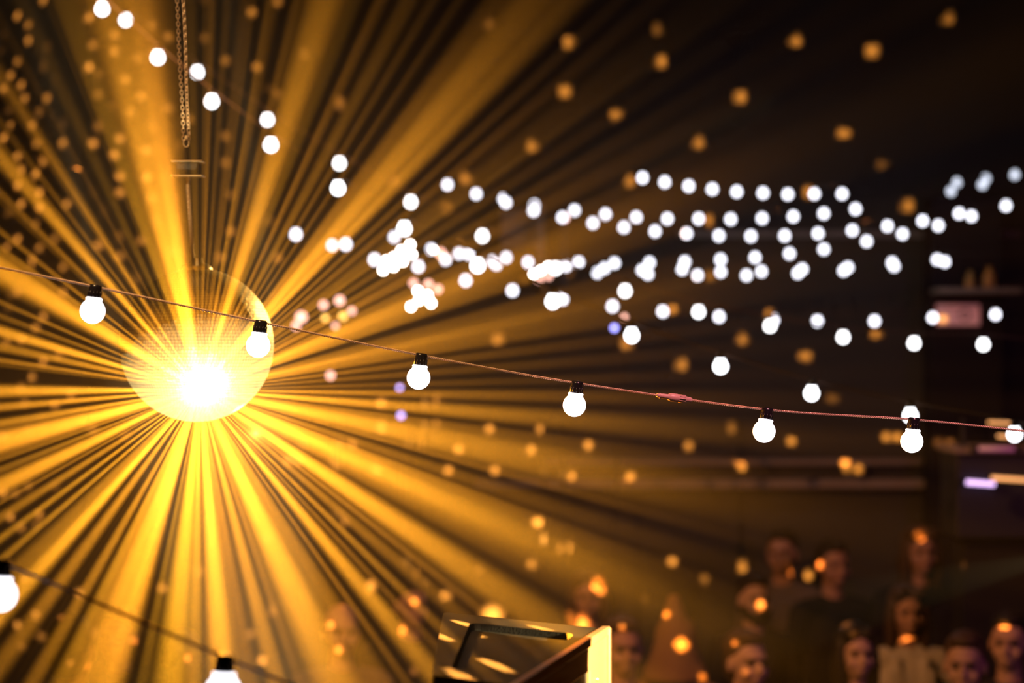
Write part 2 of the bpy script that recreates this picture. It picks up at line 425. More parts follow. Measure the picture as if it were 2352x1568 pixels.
def string(pts, kind, label, group=None, tilt=0, ends=((), ()), cable_r=.003, gap=.042, twist=False, extra=None, per=14, far_off=None):
    """pts: (u, v, d) of each bulb's centre; the cable runs through the socket tops"""
    tops = []
    for u, v, d in pts:
        c = at(u, v, d); t = math.radians(tilt)
        tops.append(c + Vector((math.sin(t) * gap, 0, math.cos(t) * gap)))
    path = list(tops)
    if ends[0]: path.insert(0, at(*ends[0][0]))
    if ends[1]: path.append(at(*ends[1][0]))
    lead = [at(*ends[0][1])] if len(ends[0]) > 1 else []
    tail = [at(*ends[1][1])] if len(ends[1]) > 1 else []
    root = empty('string_light', path[0], label, 'string light', group)
    rel = [p - path[0] for p in path]
    bm = bmesh.new()
    cp = [p - path[0] for p in lead] + catmull(rel, per) + [p - path[0] for p in tail]
    if twist: twisted(bm, cp, *twist)
    else: tube(bm, cp, cable_r, 6)
    obj('cable', bm, M['wire'] if twist else M['fwire'], root)
    rr = random.Random(len(label))
    for p in tops:
        s = bpy.data.objects.new('bulb_socket', SOCK); C.objects.link(s); s.parent = root
        s.location = p - path[0]; s.rotation_euler = (rr.uniform(-.05, .05), math.radians(tilt), rr.uniform(0, 6))
        s.rotation_euler = (rr.uniform(-.05, .05), math.radians(tilt) + rr.uniform(-.03, .03), 0)
        b = bpy.data.objects.new('bulb', BULB[kind]); C.objects.link(b); b.parent = s
    return root, path

def wall_pt(side, v, d):
    x = X0 if side < 0 else X1
    return (1176 + x / d * F, v, d)
# the string in focus, crossing in front of the ball
fg = [(212, 715, 4.12), (592, 794, 4.28), (961, 868, 4.42), (1319, 931, 4.5), (1756, 991, 4.58), (2093, 1014, 4.56)]
r0, p0 = string(fg, 'near', 'sharp foreground string of six white bulbs crossing in front of the mirror ball', None, 7.5,
                ([(-40, 607, 4.0), wall_pt(-1, 330, 3.9)], [(2420, 997, 4.5), wall_pt(1, 700, 4.4)]), twist=(.0012, .0011, .0085, 2, 6), gap=.042, per=24)
# cable joint
fc = catmull(p0, 24)
def on_cable(u): return min(fc, key=lambda p: abs((p.x - CAM.x) / (p.y - CAM.y) * F + 1176 - u))
ja, jb = on_cable(1503), on_cable(1592)
bm = bmesh.new()
prof = [(0, 0), (.003, 0), (.0042, .004), (.0042, .010), (.0048, .012), (.0048, .022), (.0062, .024), (.0078, .028), (.0080, .040), (.0070, .044), (.0070, .056), (.0058, .058), (.0052, .066), (.0040, .070), (0, .071)]
lathe(bm, prof, 18)
for k in range(10):
    q = 2 * PI * k / 10; box(bm, (.0070 * math.cos(q), .0070 * math.sin(q), .050), (.0016, .0018, .012), Matrix.Rotation(q, 3, 'Z'))
for zz in (.006, .062): lathe(bm, [(.0046, zz - .001), (.0054, zz), (.0046, zz + .001)], 18)
j = obj('cable_connector', bm, M['connector'], r0, True)
j.rotation_euler = (jb - ja).to_track_quat('Z', 'Y').to_euler(); j.location = ja - p0[0]
j['label'] = 'pink plastic cable joint'

# near string low left
string([(2, 1366, 3.1), (512, 1588, 2.95)], 'near', 'large blurred string of bulbs in the bottom left corner', None, 3,
       ([(-260, 1190, 3.2), wall_pt(-1, 300, 3.3)], [(900, 1665, 2.9), wall_pt(1, 1200, 2.9)]), twist=(.0018, .0016, .020, 2, 6), gap=.042)
# long mid string running the whole width
A_ = [(235, 22, 8.2), (363, 133, 8.1), (487, 234, 8.0), (622, 334, 7.9), (776, 433, 7.8), (929, 526, 7.7), (1097, 611, 7.6), (1270, 693, 7.5), (1450, 771, 7.4), (1655, 842, 7.35), (1865, 904, 7.3), (2090, 955, 7.3), (2330, 998, 7.3)]
string(A_, 'mid', 'string of white bulbs running diagonally from top left to lower right', None, 0, ([(90, -100, 8.3), (-600, -713, 8.6)], [(2500, 1020, 7.3), wall_pt(1, 800, 7.3)]), cable_r=.0035)
B_ = [(289, 47, 9.2), (453, 167, 9.3), (614, 276, 9.4), (779, 376, 9.5), (943, 465, 9.5), (1108, 543, 9.6), (1276, 617, 9.6), (1436, 669, 9.6), (1604, 717, 9.6), (1769, 749, 9.6), (1936, 775, 9.6), (2099, 789, 9.6), (2259, 792, 9.6)]
string(B_, 'mid', 'second diagonal bulb string just above the longest one, farther away', None, 0, ([(130, -80, 9.1), (-420, -630, 9.1)], [(2440, 790, 9.6), wall_pt(1, 600, 9.6)]), cable_r=.0030)
C_ = [(680, 539, 10.6), (794, 562, 10.8), (860, 597, 11), (960, 613, 11.2), (1069, 645, 11.3), (1177, 668, 11.4), (1292, 688, 11.5), (1407, 704, 11.6), (1522, 716, 11.7), (1652, 728, 11.8), (1776, 735, 11.9), (1877, 738, 12), (2009, 738, 12), (2143, 730, 12.1), (2287, 723, 12.2)]
string(C_, 'far', 'sagging bulb string below the crowded rows, level with the pink sign', None, 0, ([(560, 500, 10.4), wall_pt(-1, 280, 10.0)], [(2420, 712, 12.3), wall_pt(1, 560, 12.3)]), cable_r=.0025)
FAR = [
 ([(1476, 409), (1527, 419), (1582, 428), (1636, 435), (1692, 441), (1753, 444), (1810, 447), (1870, 446), (1934, 446)], 'far', 'topmost of the blurred bulb rows, nine bulbs wide'),
 ([(1028, 425), (1094, 446), (1162, 466), (1226, 485), (1292, 500), (1362, 513), (1433, 523), (1505, 532), (1577, 537), (1651, 542), (1725, 543), (1802, 542), (1879, 537), (1958, 530), (2039, 520), (2119, 508), (2203, 491)], 'far', 'longest sagging far bulb row, from upper middle to the right'),
 ([(1157, 457), (1227, 472), (1320, 484), (1391, 493), (1461, 500), (1533, 503), (1605, 503), (1678, 504), (1750, 502), (1822, 498), (1892, 491), (1965, 481)], 'far', 'far bulb row second from the top, ending at right centre'),
 ([(1055, 583), (1140, 608), (1213, 603), (1329, 603), (1411, 605), (1492, 604), (1573, 602), (1655, 597), (1734, 592), (1813, 583), (1892, 573), (1991, 555), (2073, 538), (2155, 519), (2231, 497), (2311, 473)], 'far', 'far bulb row rising to the right edge'),
 ([(763, 564), (905, 545), (990, 573), (1023, 597), (1077, 585), (1132, 600), (1163, 592), (1300, 612), (1388, 617), (1475, 621), (1567, 619), (1655, 625), (1749, 624), (1843, 619), (1948, 615), (2049, 604), (2153, 597)], 'far', 'low far bulb row, the shorter spaced one of the pair'),
 ([(1372, 627), (1488, 630), (1602, 633), (1714, 633), (1832, 628), (1938, 622), (2054, 612), (2170, 602)], 'far', 'lowest far bulb row, eight bulbs just under its twin'),
 ([(2184, 440), (2256, 425), (2331, 402)], 'farthest', 'three faint bulbs climbing to the upper right edge'),
 ([(2198, 420), (2264, 411)], 'farthest', 'two faint bulbs at upper right above the climbing three'),
]
for n, (pp, kd, lab) in enumerate(FAR):
    d = 12.6 + .13 * n
    du, dv_ = pp[-1][0] - pp[-2][0], pp[-1][1] - pp[-2][1]
    du0, dv0 = pp[0][0] - pp[1][0], pp[0][1] - pp[1][1]
    right = [(pp[-1][0] + du, pp[-1][1] + dv_ - 6, 13.985)] if pp[-1][0] < 2100 else [(pp[-1][0] + du, pp[-1][1] + dv_ - 6, d), wall_pt(1, pp[-1][1] - 60, d)]
    string([(u, v, d) for u, v in pp], kd, lab, None, 0,
           ([(pp[0][0] + du0, pp[0][1] + dv0 - 6, 13.985)], right), cable_r=.0012, per=5)

# ---------------------------------------------------------------- haze pumped out under the ball
hz = bpy.data.materials.new('thick_haze'); hz.use_nodes = True; hn = hz.node_tree
hn.nodes.remove(hn.nodes['Principled BSDF'])
hv = hn.nodes.new('ShaderNodeVolumeScatter'); hv.inputs['Color'].default_value = (1, 1, 1, 1)
ge = hn.nodes.new('ShaderNodeNewGeometry')
ds = hn.nodes.new('ShaderNodeVectorMath'); ds.operation = 'DISTANCE'; ds.inputs[1].default_value = HOT
hn.links.new(ge.outputs['Position'], ds.inputs[0])
def hmath(op, a, b=None):
    n = hn.nodes.new('ShaderNodeMath'); n.operation = op
    for i, x in enumerate((a, b)):
        if hasattr(x, 'is_output'): hn.links.new(x, n.inputs[i])
        elif x is not None: n.inputs[i].default_value = x
    return n.outputs[0]
q = hmath('POWER', hmath('DIVIDE', ds.outputs['Value'], HAZE_R), 3.4)
q = hmath('MULTIPLY', hmath('EXPONENT', hmath('MULTIPLY', q, -1.0)), HAZE_D)
hn.links.new(q, hv.inputs['Density']); hn.links.new(hv.outputs['Volume'], hn.nodes['Material Output'].inputs['Volume'])
hz.cycles.volume_sampling = 'MULTIPLE_IMPORTANCE'; hz.cycles.volume_step_rate = 1.5
bm = bmesh.new(); ell(bm, (0, 0, 0), (1.55,) * 3, 32)
hb = obj('haze', bm, hz); hb.location = HOT
tag(hb, 'golden haze hanging in the air all round the mirror ball', 'haze', None, 'stuff')

# ---------------------------------------------------------------- stage lamps far away
def par_mesh():
    bm = bmesh.new(); lathe(bm, [(0, .11), (.022, .11), (.030, .09), (.034, .02), (.040, 0), (.040, -.012), (.036, -.012), (.036, -.004), (0, -.004)], 20)
    return mesh_of(bm, 'par')
PAR = par_mesh(); PAR.materials.append(M['housing'])
def lens_mesh(m):
    bm = bmesh.new(); lathe(bm, [(.035, -.004), (.030, -.010), (.018, -.014), (0, -.016)], 20); me = mesh_of(bm, 'lens'); me.materials.append(m); return me
LENS = {k: lens_mesh(M[k]) for k in ('warm_lamp', 'pink_lamp', 'amber_lamp', 'blue_lamp', 'violet_lamp')}
bm = bmesh.new(); tube(bm, [Vector((-.045, 0, .04)), Vector((-.045, 0, .04)) + Vector((0, 0, .0)), Vector((-.045, .0, .10)), Vector((.045, 0, .10)), Vector((.045, 0, .04))], .004, 5)
YOKE = mesh_of(bm, 'yoke'); YOKE.materials.append(M['housing'])
ARM = {}
def stage_lamp(u, v, d, kind, label, group=None, s=1.0):
    r = empty('stage_lamp', at(u, v, d), label, 'stage lamp', group)
    q = (CAM - r.location).to_track_quat('-Z', 'Y'); r.rotation_euler = q.to_euler(); r.scale = (s, s, s)
    link('lamp_housing', PAR, None, r); link('lens', LENS[kind], None, r)
    return r.location + Vector((0, .11 * s, 0))
def rig(lamps, label):
    """slim dark floor stand with one arm to the back of each lamp"""
    ps = [stage_lamp(*l) for l in lamps]
    x = sum(p.x for p in ps) / len(ps); y = max(p.y for p in ps) + .10; zt_ = max(p.z for p in ps) + .02
    st_ = empty('lamp_stand', (x, y, 0), label, 'stand')
    bm = bmesh.new(); cone(bm, (0, 0, .02), (0, 0, zt_), .012, .009, 8); obj('pole', bm, M['housing'], st_)
    bm = bmesh.new(); cone(bm, (0, 0, 0), (0, 0, .03), .16, .15, 20); obj('base', bm, M['housing'], st_)
    for p in ps:
        bm = bmesh.new(); a = Vector((0, 0, min(p.z, zt_))); b = p - Vector((x, y, 0)); tube(bm, [a, Vector((b.x, 0, b.z)), b] if abs(b.x) > .01 else [a, b], .005, 5)
        obj('arm', bm, M['housing'], st_)
G1 = ('white lamp in the blown out slanting bank left of centre', 'lamps of the slanting white bank', .42)
G2 = ('pinkish white lamp in the cluster under the slanting bank', 'lamps of the lower white cluster', .42)
G3 = ('dimmer pink lamp on the upper edge of the lower white cluster', 'dim lamps of the lower cluster', .5)
G4 = ('glaring white lamp in the centre bank below the far rows', 'lamps of the centre bank', .40)
G5 = ('rosy lamp at the lower edge of the centre bank', 'rosy lamps of the centre bank', .45)
GA = lambda s: ('amber lamp in the small cluster right of the mirror ball', 'amber lamps beside the mirror ball', s)
GP = lambda s: ('dim pink lamp in the small cluster right of the mirror ball', 'dim pink lamps beside the mirror ball', s)
rig([(u, v, d, 'warm_lamp', *G1) for u, v, d in ((880, 620, 12.3), (888, 598, 12.4), (904, 612, 12.4), (906, 589, 12.3), (922, 575, 12.4), (925, 600, 12.3), (942, 562, 12.3), (946, 585, 12.4))]
    + [(996, 574, 12.5, 'warm_lamp', 'white lamp just right of the slanting bank', None, .30), (1012, 581, 12.4, 'pink_lamp', 'rosy lamp touching the right side of the slanting bank', None, .6)],
    'slim stand behind the blown out slanting lamp bank')
rig([(u, v, d, 'warm_lamp', *G2) for u, v, d in ((944, 704, 12.2), (962, 690, 12.3), (982, 678, 12.2), (960, 668, 12.2), (990, 696, 12.3))]
    + [(u, v, d, 'pink_lamp', *G3) for u, v, d in ((1006, 664, 12.3), (984, 652, 12.2), (950, 650, 12.3))],
    'slim stand carrying the lower white lamp cluster')
rig([(u, v, d, 'warm_lamp', *G4) for u, v, d in ((1226, 629, 12.4), (1243, 621, 12.3), (1259, 612, 12.4), (1275, 605, 12.3))]
    + [(u, v, d, 'pink_lamp', *G5) for u, v, d in ((1238, 641, 12.4), (1260, 634, 12.3))],
    'slim stand behind the centre lamp bank')
rig([(u, v, 12.0, 'amber_lamp', *GA(s)) for u, v, s in ((788, 726, .5), (747, 730, .4))]
    + [(u, v, d, 'pink_lamp', *GP(s)) for u, v, d, s in ((780, 690, 12, .6), (743, 700, 12, .5), (808, 714, 12.1, .45), (770, 748, 12, .35))],
    'slim stand carrying the small lamp cluster right of the ball')
rig([(692, 728, 12.0, 'pink_lamp', 'upper of two soft pink lamps just right of the mirror ball', None, .7), (680, 748, 12.1, 'pink_lamp', 'lower of two soft pink lamps just right of the mirror ball', None, .5)], 'slim stand just right of the mirror ball')
rig([(759, 862, 12, 'pink_lamp', 'lone pink lamp level with the lower half of the mirror ball', None, .5)], 'slim stand under the lone pink lamp')
rig([(1296, 500, 13, 'pink_lamp', 'soft rosy lamp high up beside the brown post', None, .6)], 'tall slim stand beside the brown post')
rig([(1411, 753, 12, 'blue_lamp', 'single deep blue lamp in the middle of the hall', None, .42), (1434, 728, 12.2, 'pink_lamp', 'small greyish lamp just right above the deep blue one', None, .35)], 'slim stand under the deep blue lamp')
rig([(918, 890, 12.4, 'violet_lamp', 'upper pale blue lamp left of the third foreground bulb', None, .34), (921, 954, 12.4, 'violet_lamp', 'lower violet lamp left of the third foreground bulb', None, .42)], 'slim stand holding the two violet lamps')

# LED tubes at the right edge
def led(u0, v0, u1, v1, d, m, label, r=.012):
    a, b = at(u0, v0, d), at(u1, v1, d); o = empty('led_tube', a, label, 'light tube')
    bm = bmesh.new(); capsule(bm, (0, 0, 0), b - a, r, r, 10); obj('tube', bm, M[m], o, True)
    q = (b - a).normalized()
    bm = bmesh.new(); cone(bm, -q * .03, Vector((0, 0, 0)), r * 1.2, r * 1.2, 10); obj('end_cap', bm, M['housing'], o)
    bm = bmesh.new(); cone(bm, b - a, b - a + q * .03, r * 1.2, r * 1.2, 10); obj('end_cap', bm, M['housing'], o)
led(2218, 1107, 2284, 1112, 10.55, 'led_lavender', 'lavender light tube at the lower right edge', .010)
led(2276, 1097, 2380, 1104, 10.55, 'led_orange', 'bright orange light tube right of the lavender one', .009)
led(2246, 1030, 2330, 1031, 10.519, 'led_pink', 'dim magenta light tube above the orange one', .010)
led(2268, 970, 2330, 972, 10.55, 'led_orange', 'short orange tube level with the last blurred bulb', .006)
led(2290, 1001, 2330, 1004, 10.55, 'led_orange', 'short orange tube just under the cable at the right edge', .006)

# kiosk with the pink sign
kx = at(2225, 760, 13.6)
ks = empty('kiosk', (kx.x, 13.6, 0), 'dark tall kiosk with a shelf at the far right', 'kiosk')
bm = bmesh.new(); box(bm, (0, .2, 1.85), (.40, .3, 3.7), None, .01); obj('kiosk_body', bm, M['cloth_b'], ks)
bm = bmesh.new(); box(bm, (.02, -.10, at(0, 668, 13.5).z), (.46, .3, .03), None, .005); obj('shelf', bm, M['beam'], ks)
a, b = span(2153, 699, 2252, 747, 13.6)
sg = empty('sign_panel', ((a.x + b.x) / 2, 13.63, (a.z + b.z) / 2), 'small pinkish lit panel with a dark ring on the kiosk', 'sign')
bm = bmesh.new(); box(bm, (0, 0, 0), (b.x - a.x, .03, a.z - b.z), None, .004); obj('panel', bm, M['sign'], sg)
bm = bmesh.new(); tube(bm, [Vector((.035 + .030 * math.cos(t * PI / 8), -.017, .026 * math.sin(t * PI / 8))) for t in range(17)], .006, 5); obj('ring_print', bm, M['sign_dark'], sg)
for u, v, s in ((2228, 652, .9), (2272, 650, 1.1)):
    o = empty('amber_jar', at(u, 668, 13.5) + Vector((0, 0, .0155)), 'faint amber glass on the kiosk shelf, ' + ('left' if u < 2250 else 'right') + ' one', 'jar')
    bm = bmesh.new(); lathe(bm, [(0, 0), (.03 * s, 0), (.034 * s, .03), (.030 * s, .07 * s), (.016 * s, .09 * s), (.016 * s, .11 * s), (0, .11 * s)], 18)
    obj('glass', bm, mat('amber_glass', (.75, .34, .06), .3), o, True)
# bar counter right
bm = bmesh.new()
a, b = span(2196, 1040, 2440, 1132, 10.58)
bc = empty('bar_counter', ((a.x + b.x) / 2, 10.78, 0), 'dark bar counter front under purple light at the right edge', 'counter')
box(bm, (0, 0, (a.z + b.z) / 2 - .1), (b.x - a.x, .4, a.z - b.z + .2), None, .01); obj('front', bm, M['housing'], bc)
bm = bmesh.new(); box(bm, (0, -.02, a.z + .012), (b.x - a.x + .04, .46, .024), None, .004); obj('counter_top', bm, M['beam'], bc)
bm = bmesh.new(); box(bm, (0, .02, b.z / 2 - .1), (b.x - a.x - .1, .3, b.z - .2)); obj('base', bm, M['cloth_b'], bc)
for xx in (-.2, .3):
    bm = bmesh.new(); cone(bm, (xx, -.19, a.z + .02), (xx, -.19, at(0, 962, 10.58).z), .012, .012, 8); obj('lamp_post', bm, M['housing'], bc)

# ---------------------------------------------------------------- loudspeaker cabinet in the foreground
hA, hB, hC, hD = at(1018, 1402, 4.247), at(1387, 1440, 4.0), at(1172, 1576, 3.315), at(990, 1553, 3.41)
zt = CAM.z - .4727
q2 = [Vector((p.x, p.y)) for p in (hA, hB, hC, hD)]
cen = sum(q2, Vector((0, 0))) / 4
cab = empty('loudspeaker', (cen.x, cen.y, zt - .5), 'black angular loudspeaker with a bronze framed grille, seen from above', 'loudspeaker')
loc = [p - cen for p in q2]
H = .5
def prism(bm, poly, z0, z1):
    lo = [bm.verts.new((p.x, p.y, z0)) for p in poly]; hi = [bm.verts.new((p.x, p.y, z1)) for p in poly]
    n = len(poly); bm.faces.new(lo); bm.faces.new(hi[::-1])
    for i in range(n): bm.faces.new((lo[i], hi[i], hi[(i + 1) % n], lo[(i + 1) % n]))
    bmesh.ops.recalc_face_normals(bm, faces=bm.faces)
def bil(s, t):   # s along A->B, t along A->D
    return (loc[0].lerp(loc[1], s)).lerp(loc[3].lerp(loc[2], s), t)
def rounded(s0, s1, t0, t1, r=.12, k=5):
    out = []
    for cs, ct, a0 in ((s1 - r, t1 - r, 0), (s0 + r, t1 - r, 90), (s0 + r, t0 + r, 180), (s1 - r, t0 + r, 270)):
        for i in range(k + 1):
            a_ = math.radians(a0 + 90 * i / k); out.append(bil(cs + r * math.cos(a_), ct + r * math.sin(a_) * .6))
    return out
# top panel with a recessed handle well
bm = bmesh.new()
outer = rounded(0.0, 1.0, 0.0, 1.0, .05); inner = rounded(.20, .90, .13, .90, .07)
n = len(outer)
def ring(poly, z): return [bm.verts.new((p.x, p.y, z)) for p in poly]
R = [ring(outer, 0), ring(outer, H - .004), ring([p * .992 for p in outer], H), ring(inner, H), ring([p + (sum(inner, Vector((0, 0))) / n - p) * .03 for p in inner], H - .011)]
bm.faces.new(R[0][::-1])
for A1, B1 in zip(R, R[1:]):
    for i in range(n): bm.faces.new((A1[i], A1[(i + 1) % n], B1[(i + 1) % n], B1[i]))
bm.faces.new(R[-1])
bmesh.ops.recalc_face_normals(bm, faces=bm.faces)
obj('cabinet', bm, M['blackm'], cab)
# grille side B-C : frame standing proud, mesh inside
eB, eC = loc[1], loc[2]; dv2 = (eC - eB); Lf = dv2.length; dn = dv2.normalized(); nn = Vector((-dn.y, dn.x)); nn = nn if nn.x > 0 else -nn
def face_box(bm, s0, s1, z0, z1, o0, o1, bev=0):
    c2 = eB + dn * ((s0 + s1) / 2) + nn * ((o0 + o1) / 2)
    rot = Matrix(((dn.x, nn.x, 0), (dn.y, nn.y, 0), (0, 0, 1)))
    box(bm, (c2.x, c2.y, (z0 + z1) / 2), (s1 - s0, o1 - o0, z1 - z0), rot, bev)
bm = bmesh.new()
face_box(bm, -.004, Lf, H - .012, H + .002, -.004, .010, .002)
face_box(bm, 0, Lf, H - .052, H - .014, -.002, .006, .002)
face_box(bm, 0, .150, 0, H - .050, -.002, .006, .002)
face_box(bm, -.004, .008, 0, H, -.004, .012, .002)
face_box(bm, Lf - .06, Lf, 0, H - .05, -.002, .006, .002)
face_box(bm, 0, Lf, 0, .05, -.002, .006, .002)
obj('grille_frame', bm, M['brown'], cab)['label'] = 'bronze metal grille frame'
bm = bmesh.new()
k = .165
while k < Lf - .065:
    face_box(bm, k, k + .004, .05, H - .06, -.003, .0); k += .012
zz = .06
while zz < H - .06:
    face_box(bm, .155, Lf - .06, zz, zz + .004, -.004, -.001); zz += .012
obj('grille', bm, M['housing'], cab)
bm = bmesh.new()
for s_, z_ in ((.125, H - .085), (.10, H - .072), (.20, H - .105), (.245, H - .105), (.30, H - .105)):
    c2 = eB + dn * s_ + nn * .007; ell(bm, (c2.x, c2.y, z_), (.0035,) * 3, 10)
obj('screws', bm, M['steel'], cab)
# stand holding it
st = empty('speaker_stand', (cen.x, cen.y, 0), 'black tripod stand carrying the angular loudspeaker', 'stand')
bm = bmesh.new(); cone(bm, (0, 0, .25), (0, 0, zt - H), .02, .018); obj('pole', bm, M['housing'], st)
bm = bmesh.new(); box(bm, (0, 0, zt - H - .006), (.16, .3, .01)); obj('top_plate', bm, M['housing'], st)
for k in range(3):
    a_ = 2 * PI * k / 3 + .4; bm = bmesh.new(); capsule(bm, (0, 0, .8), (.6 * math.cos(a_), .6 * math.sin(a_), .014), .013, .013, 8); obj('leg', bm, M['housing'], st)

# ---------------------------------------------------------------- people
def remeshed(bm, voxel, name, smooth=4):
    me = mesh_of(bm, name); o = bpy.data.objects.new('tmp', me); C.objects.link(o)
    r = o.modifiers.new('r', 'REMESH'); r.mode = 'VOXEL'; r.voxel_size = voxel; r.use_smooth_shade = True
    s = o.modifiers.new('s', 'SMOOTH'); s.iterations = smooth; s.factor = .5
    dg = bpy.context.evaluated_depsgraph_get(); ev = o.evaluated_get(dg)
    out = bpy.data.meshes.new_from_object(ev); bpy.data.objects.remove(o)
    for p in out.polygons: p.use_smooth = True
    out.name = name; return out
def body_mesh(fem):
    bm = bmesh.new(); k = .92 if fem else 1.0
    ell(bm, (0, .012, 1.655), (.076, .094, .098)); ell(bm, (0, -.018, 1.60), (.060, .074, .082)); ell(bm, (0, -.052, 1.558), (.034, .034, .030))
    ell(bm, (0, -.096, 1.615), (.012, .020, .026)); ell(bm, (0, -.106, 1.602), (.015, .016, .011))
    ell(bm, (0, -.078, 1.660), (.050, .016, .011)); ell(bm, (0, -.084, 1.575), (.024, .014, .006)); ell(bm, (0, -.083, 1.566), (.021, .014, .006))
    for s in (-1, 1):
        ell(bm, (s * .036, -.060, 1.598), (.026, .026, .024)); ell(bm, (s * .078, .010, 1.622), (.009, .019, .030))
    capsule(bm, (0, .015, 1.40), (0, .010, 1.57), .058 * k, .050 * k)
    ell(bm, (0, .01, 1.28), (.165 * k, .105, .17)); ell(bm, (0, 0, 1.06), (.135 * k, .10, .17)); ell(bm, (0, .01, .93), (.165, .11, .12))
    if fem:
        for s in (-1, 1): ell(bm, (s * .07, -.075, 1.27), (.06, .05, .06))
    for s in (-1, 1):
        capsule(bm, (s * .05, .01, 1.43), (s * .165 * k, .01, 1.405), .052, .052)
        sh, elb, wr = Vector((s * .185 * k, .01, 1.39)), Vector((s * .225 * k, .03, 1.10)), Vector((s * .225 * k, -.06, .86))
        capsule(bm, sh, elb, .048, .036); capsule(bm, elb, wr, .037, .024)
        dn_ = (wr - elb).normalized(); pc = wr + dn_ * .045
        ell(bm, pc, (.017, .038, .052))
        for f in range(4):
            b0 = pc + dn_ * .04 + Vector((0, -.028 + f * .019, 0)); l = (.034, .040, .037, .028)[f]
            m1 = b0 + dn_ * l; m2 = m1 + (dn_ + Vector((-s * .5, 0, 0))).normalized() * l * .8
            capsule(bm, b0, m1, .0090, .0085, 8); capsule(bm, m1, m2, .0085, .0072, 8)
        t0 = pc + Vector((0, -.030, .02)); t1 = t0 + (dn_ + Vector((0, -.8, 0))).normalized() * .036; t2 = t1 + dn_ * .028
        capsule(bm, t0, t1, .011, .010, 8); capsule(bm, t1, t2, .0098, .008, 8)
        capsule(bm, (s * .085, 0, .92), (s * .095, -.005, .50), .084, .055); capsule(bm, (s * .095, -.005, .50), (s * .10, .02, .09), .052, .036)
        ell(bm, (s * .10, .02, .26), (.050, .055, .13))
        ell(bm, (s * .105, -.05, .042), (.045, .125, .042)); ell(bm, (s * .102, .035, .05), (.036, .04, .05))
    me = remeshed(bm, .0075, 'body_f' if fem else 'body_m', 3)
    for v in me.vertices:      # eye sockets
        for s in (-1, 1):
            d = (Vector((v.co.x - s * .031, 0, (v.co.z - 1.636) * 1.25))).length
            if v.co.y < -.03 and d < .03: v.co.y += .014 * (1 - d / .03) ** .7
    return me
def eye_mesh():
    bm = bmesh.new(); ell(bm, (0, 0, 0), (.0125,) * 3, 12); return mesh_of(bm, 'eye')
def hair_mesh(style):
    bm = bmesh.new()
    if style == 'short':
        ell(bm, (0, .030, 1.685), (.084, .094, .088)); ell(bm, (0, .05, 1.62), (.076, .066, .09)); ell(bm, (0, -.035, 1.737), (.058, .05, .028))
    elif style == 'beard':
        ell(bm, (0, .032, 1.69), (.084, .092, .086)); ell(bm, (0, .05, 1.62), (.076, .066, .09)); ell(bm, (0, -.035, 1.737), (.058, .05, .028))
        ell(bm, (0, -.055, 1.545), (.055, .050, .040)); ell(bm, (-.05, -.025, 1.57), (.022, .045, .04)); ell(bm, (.05, -.025, 1.57), (.022, .045, .04))
        ell(bm, (0, -.102, 1.585), (.030, .010, .006))
    elif style == 'long':
        ell(bm, (0, .030, 1.685), (.090, .100, .092)); ell(bm, (0, .06, 1.55), (.10, .062, .18)); ell(bm, (-.082, .0, 1.56), (.028, .05, .15)); ell(bm, (.082, .0, 1.56), (.028, .05, .15))
        ell(bm, (-.045, -.045, 1.732), (.040, .04, .028)); ell(bm, (.045, -.045, 1.732), (.040, .04, .028))
    elif style == 'balding':
        ell(bm, (0, .055, 1.63), (.080, .064, .075)); ell(bm, (-.066, .02, 1.65), (.018, .05, .035)); ell(bm, (.066, .02, 1.65), (.018, .05, .035))
    elif style == 'hood':
        cone(bm, (0, .03, 1.48), (0, .05, 1.86), .150, .022, 24); ell(bm, (0, .025, 1.66), (.098, .100, .11)); ell(bm, (0, .03, 1.49), (.16, .11, .10))
    me = remeshed(bm, .009, 'hair_' + style, 3)
    if style == 'hood':
        pass
    return me
def top_mesh(kind):
    bm = bmesh.new(); e = .014
    ell(bm, (0, .01, 1.28), (.165 + e, .105 + e, .175)); ell(bm, (0, 0, 1.08), (.15 + e, .105 + e, .19)); ell(bm, (0, .01, .95), (.165 + e, .115 + e, .11))
    ell(bm, (0, .015, 1.44), (.075, .068, .045))
    for s in (-1, 1):
        capsule(bm, (s * .05, .01, 1.425), (s * .165, .01, 1.40), .060, .062)
        sh, elb, wr = Vector((s * .185, .01, 1.39)), Vector((s * .228, .03, 1.10)), Vector((s * .226, -.055, .88))
        capsule(bm, sh, elb, .060, .050)
        if kind != 'tee': capsule(bm, elb, wr, .050, .036)
    if kind == 'cardigan':
        for s in (-1, 1):
            capsule(bm, (s * .07, -.085, 1.42), (s * .035, -.125, 1.05), .020, .022); capsule(bm, (s * .035, -.125, 1.05), (s * .03, -.12, .86), .022, .022)
            capsule(bm, (s * .10, -.10, 1.36), (s * .08, -.12, 1.0), .016, .018)
    return remeshed(bm, .012, 'top_' + kind, 3)
def trouser_mesh():
    bm = bmesh.new(); ell(bm, (0, .01, .93), (.175, .122, .13))
    for s in (-1, 1):
        capsule(bm, (s * .085, 0, .90), (s * .095, -.005, .50), .096, .070); capsule(bm, (s * .095, -.005, .50), (s * .10, .015, .10), .070, .056)
    return remeshed(bm, .016, 'trousers', 3)
BODY = {0: body_mesh(False), 1: body_mesh(True)}
EYES = eye_mesh(); EYES.materials.append(M['eye'])
HAIR = {k: hair_mesh(k) for k in ('short', 'beard', 'long', 'balding', 'hood')}
TOP = {k: top_mesh(k) for k in ('long', 'tee', 'cardigan')}
TROU = trouser_mesh()
for me in list(BODY.values()) + list(HAIR.values()) + list(TOP.values()) + [TROU]: me.materials.append(M['skin'])
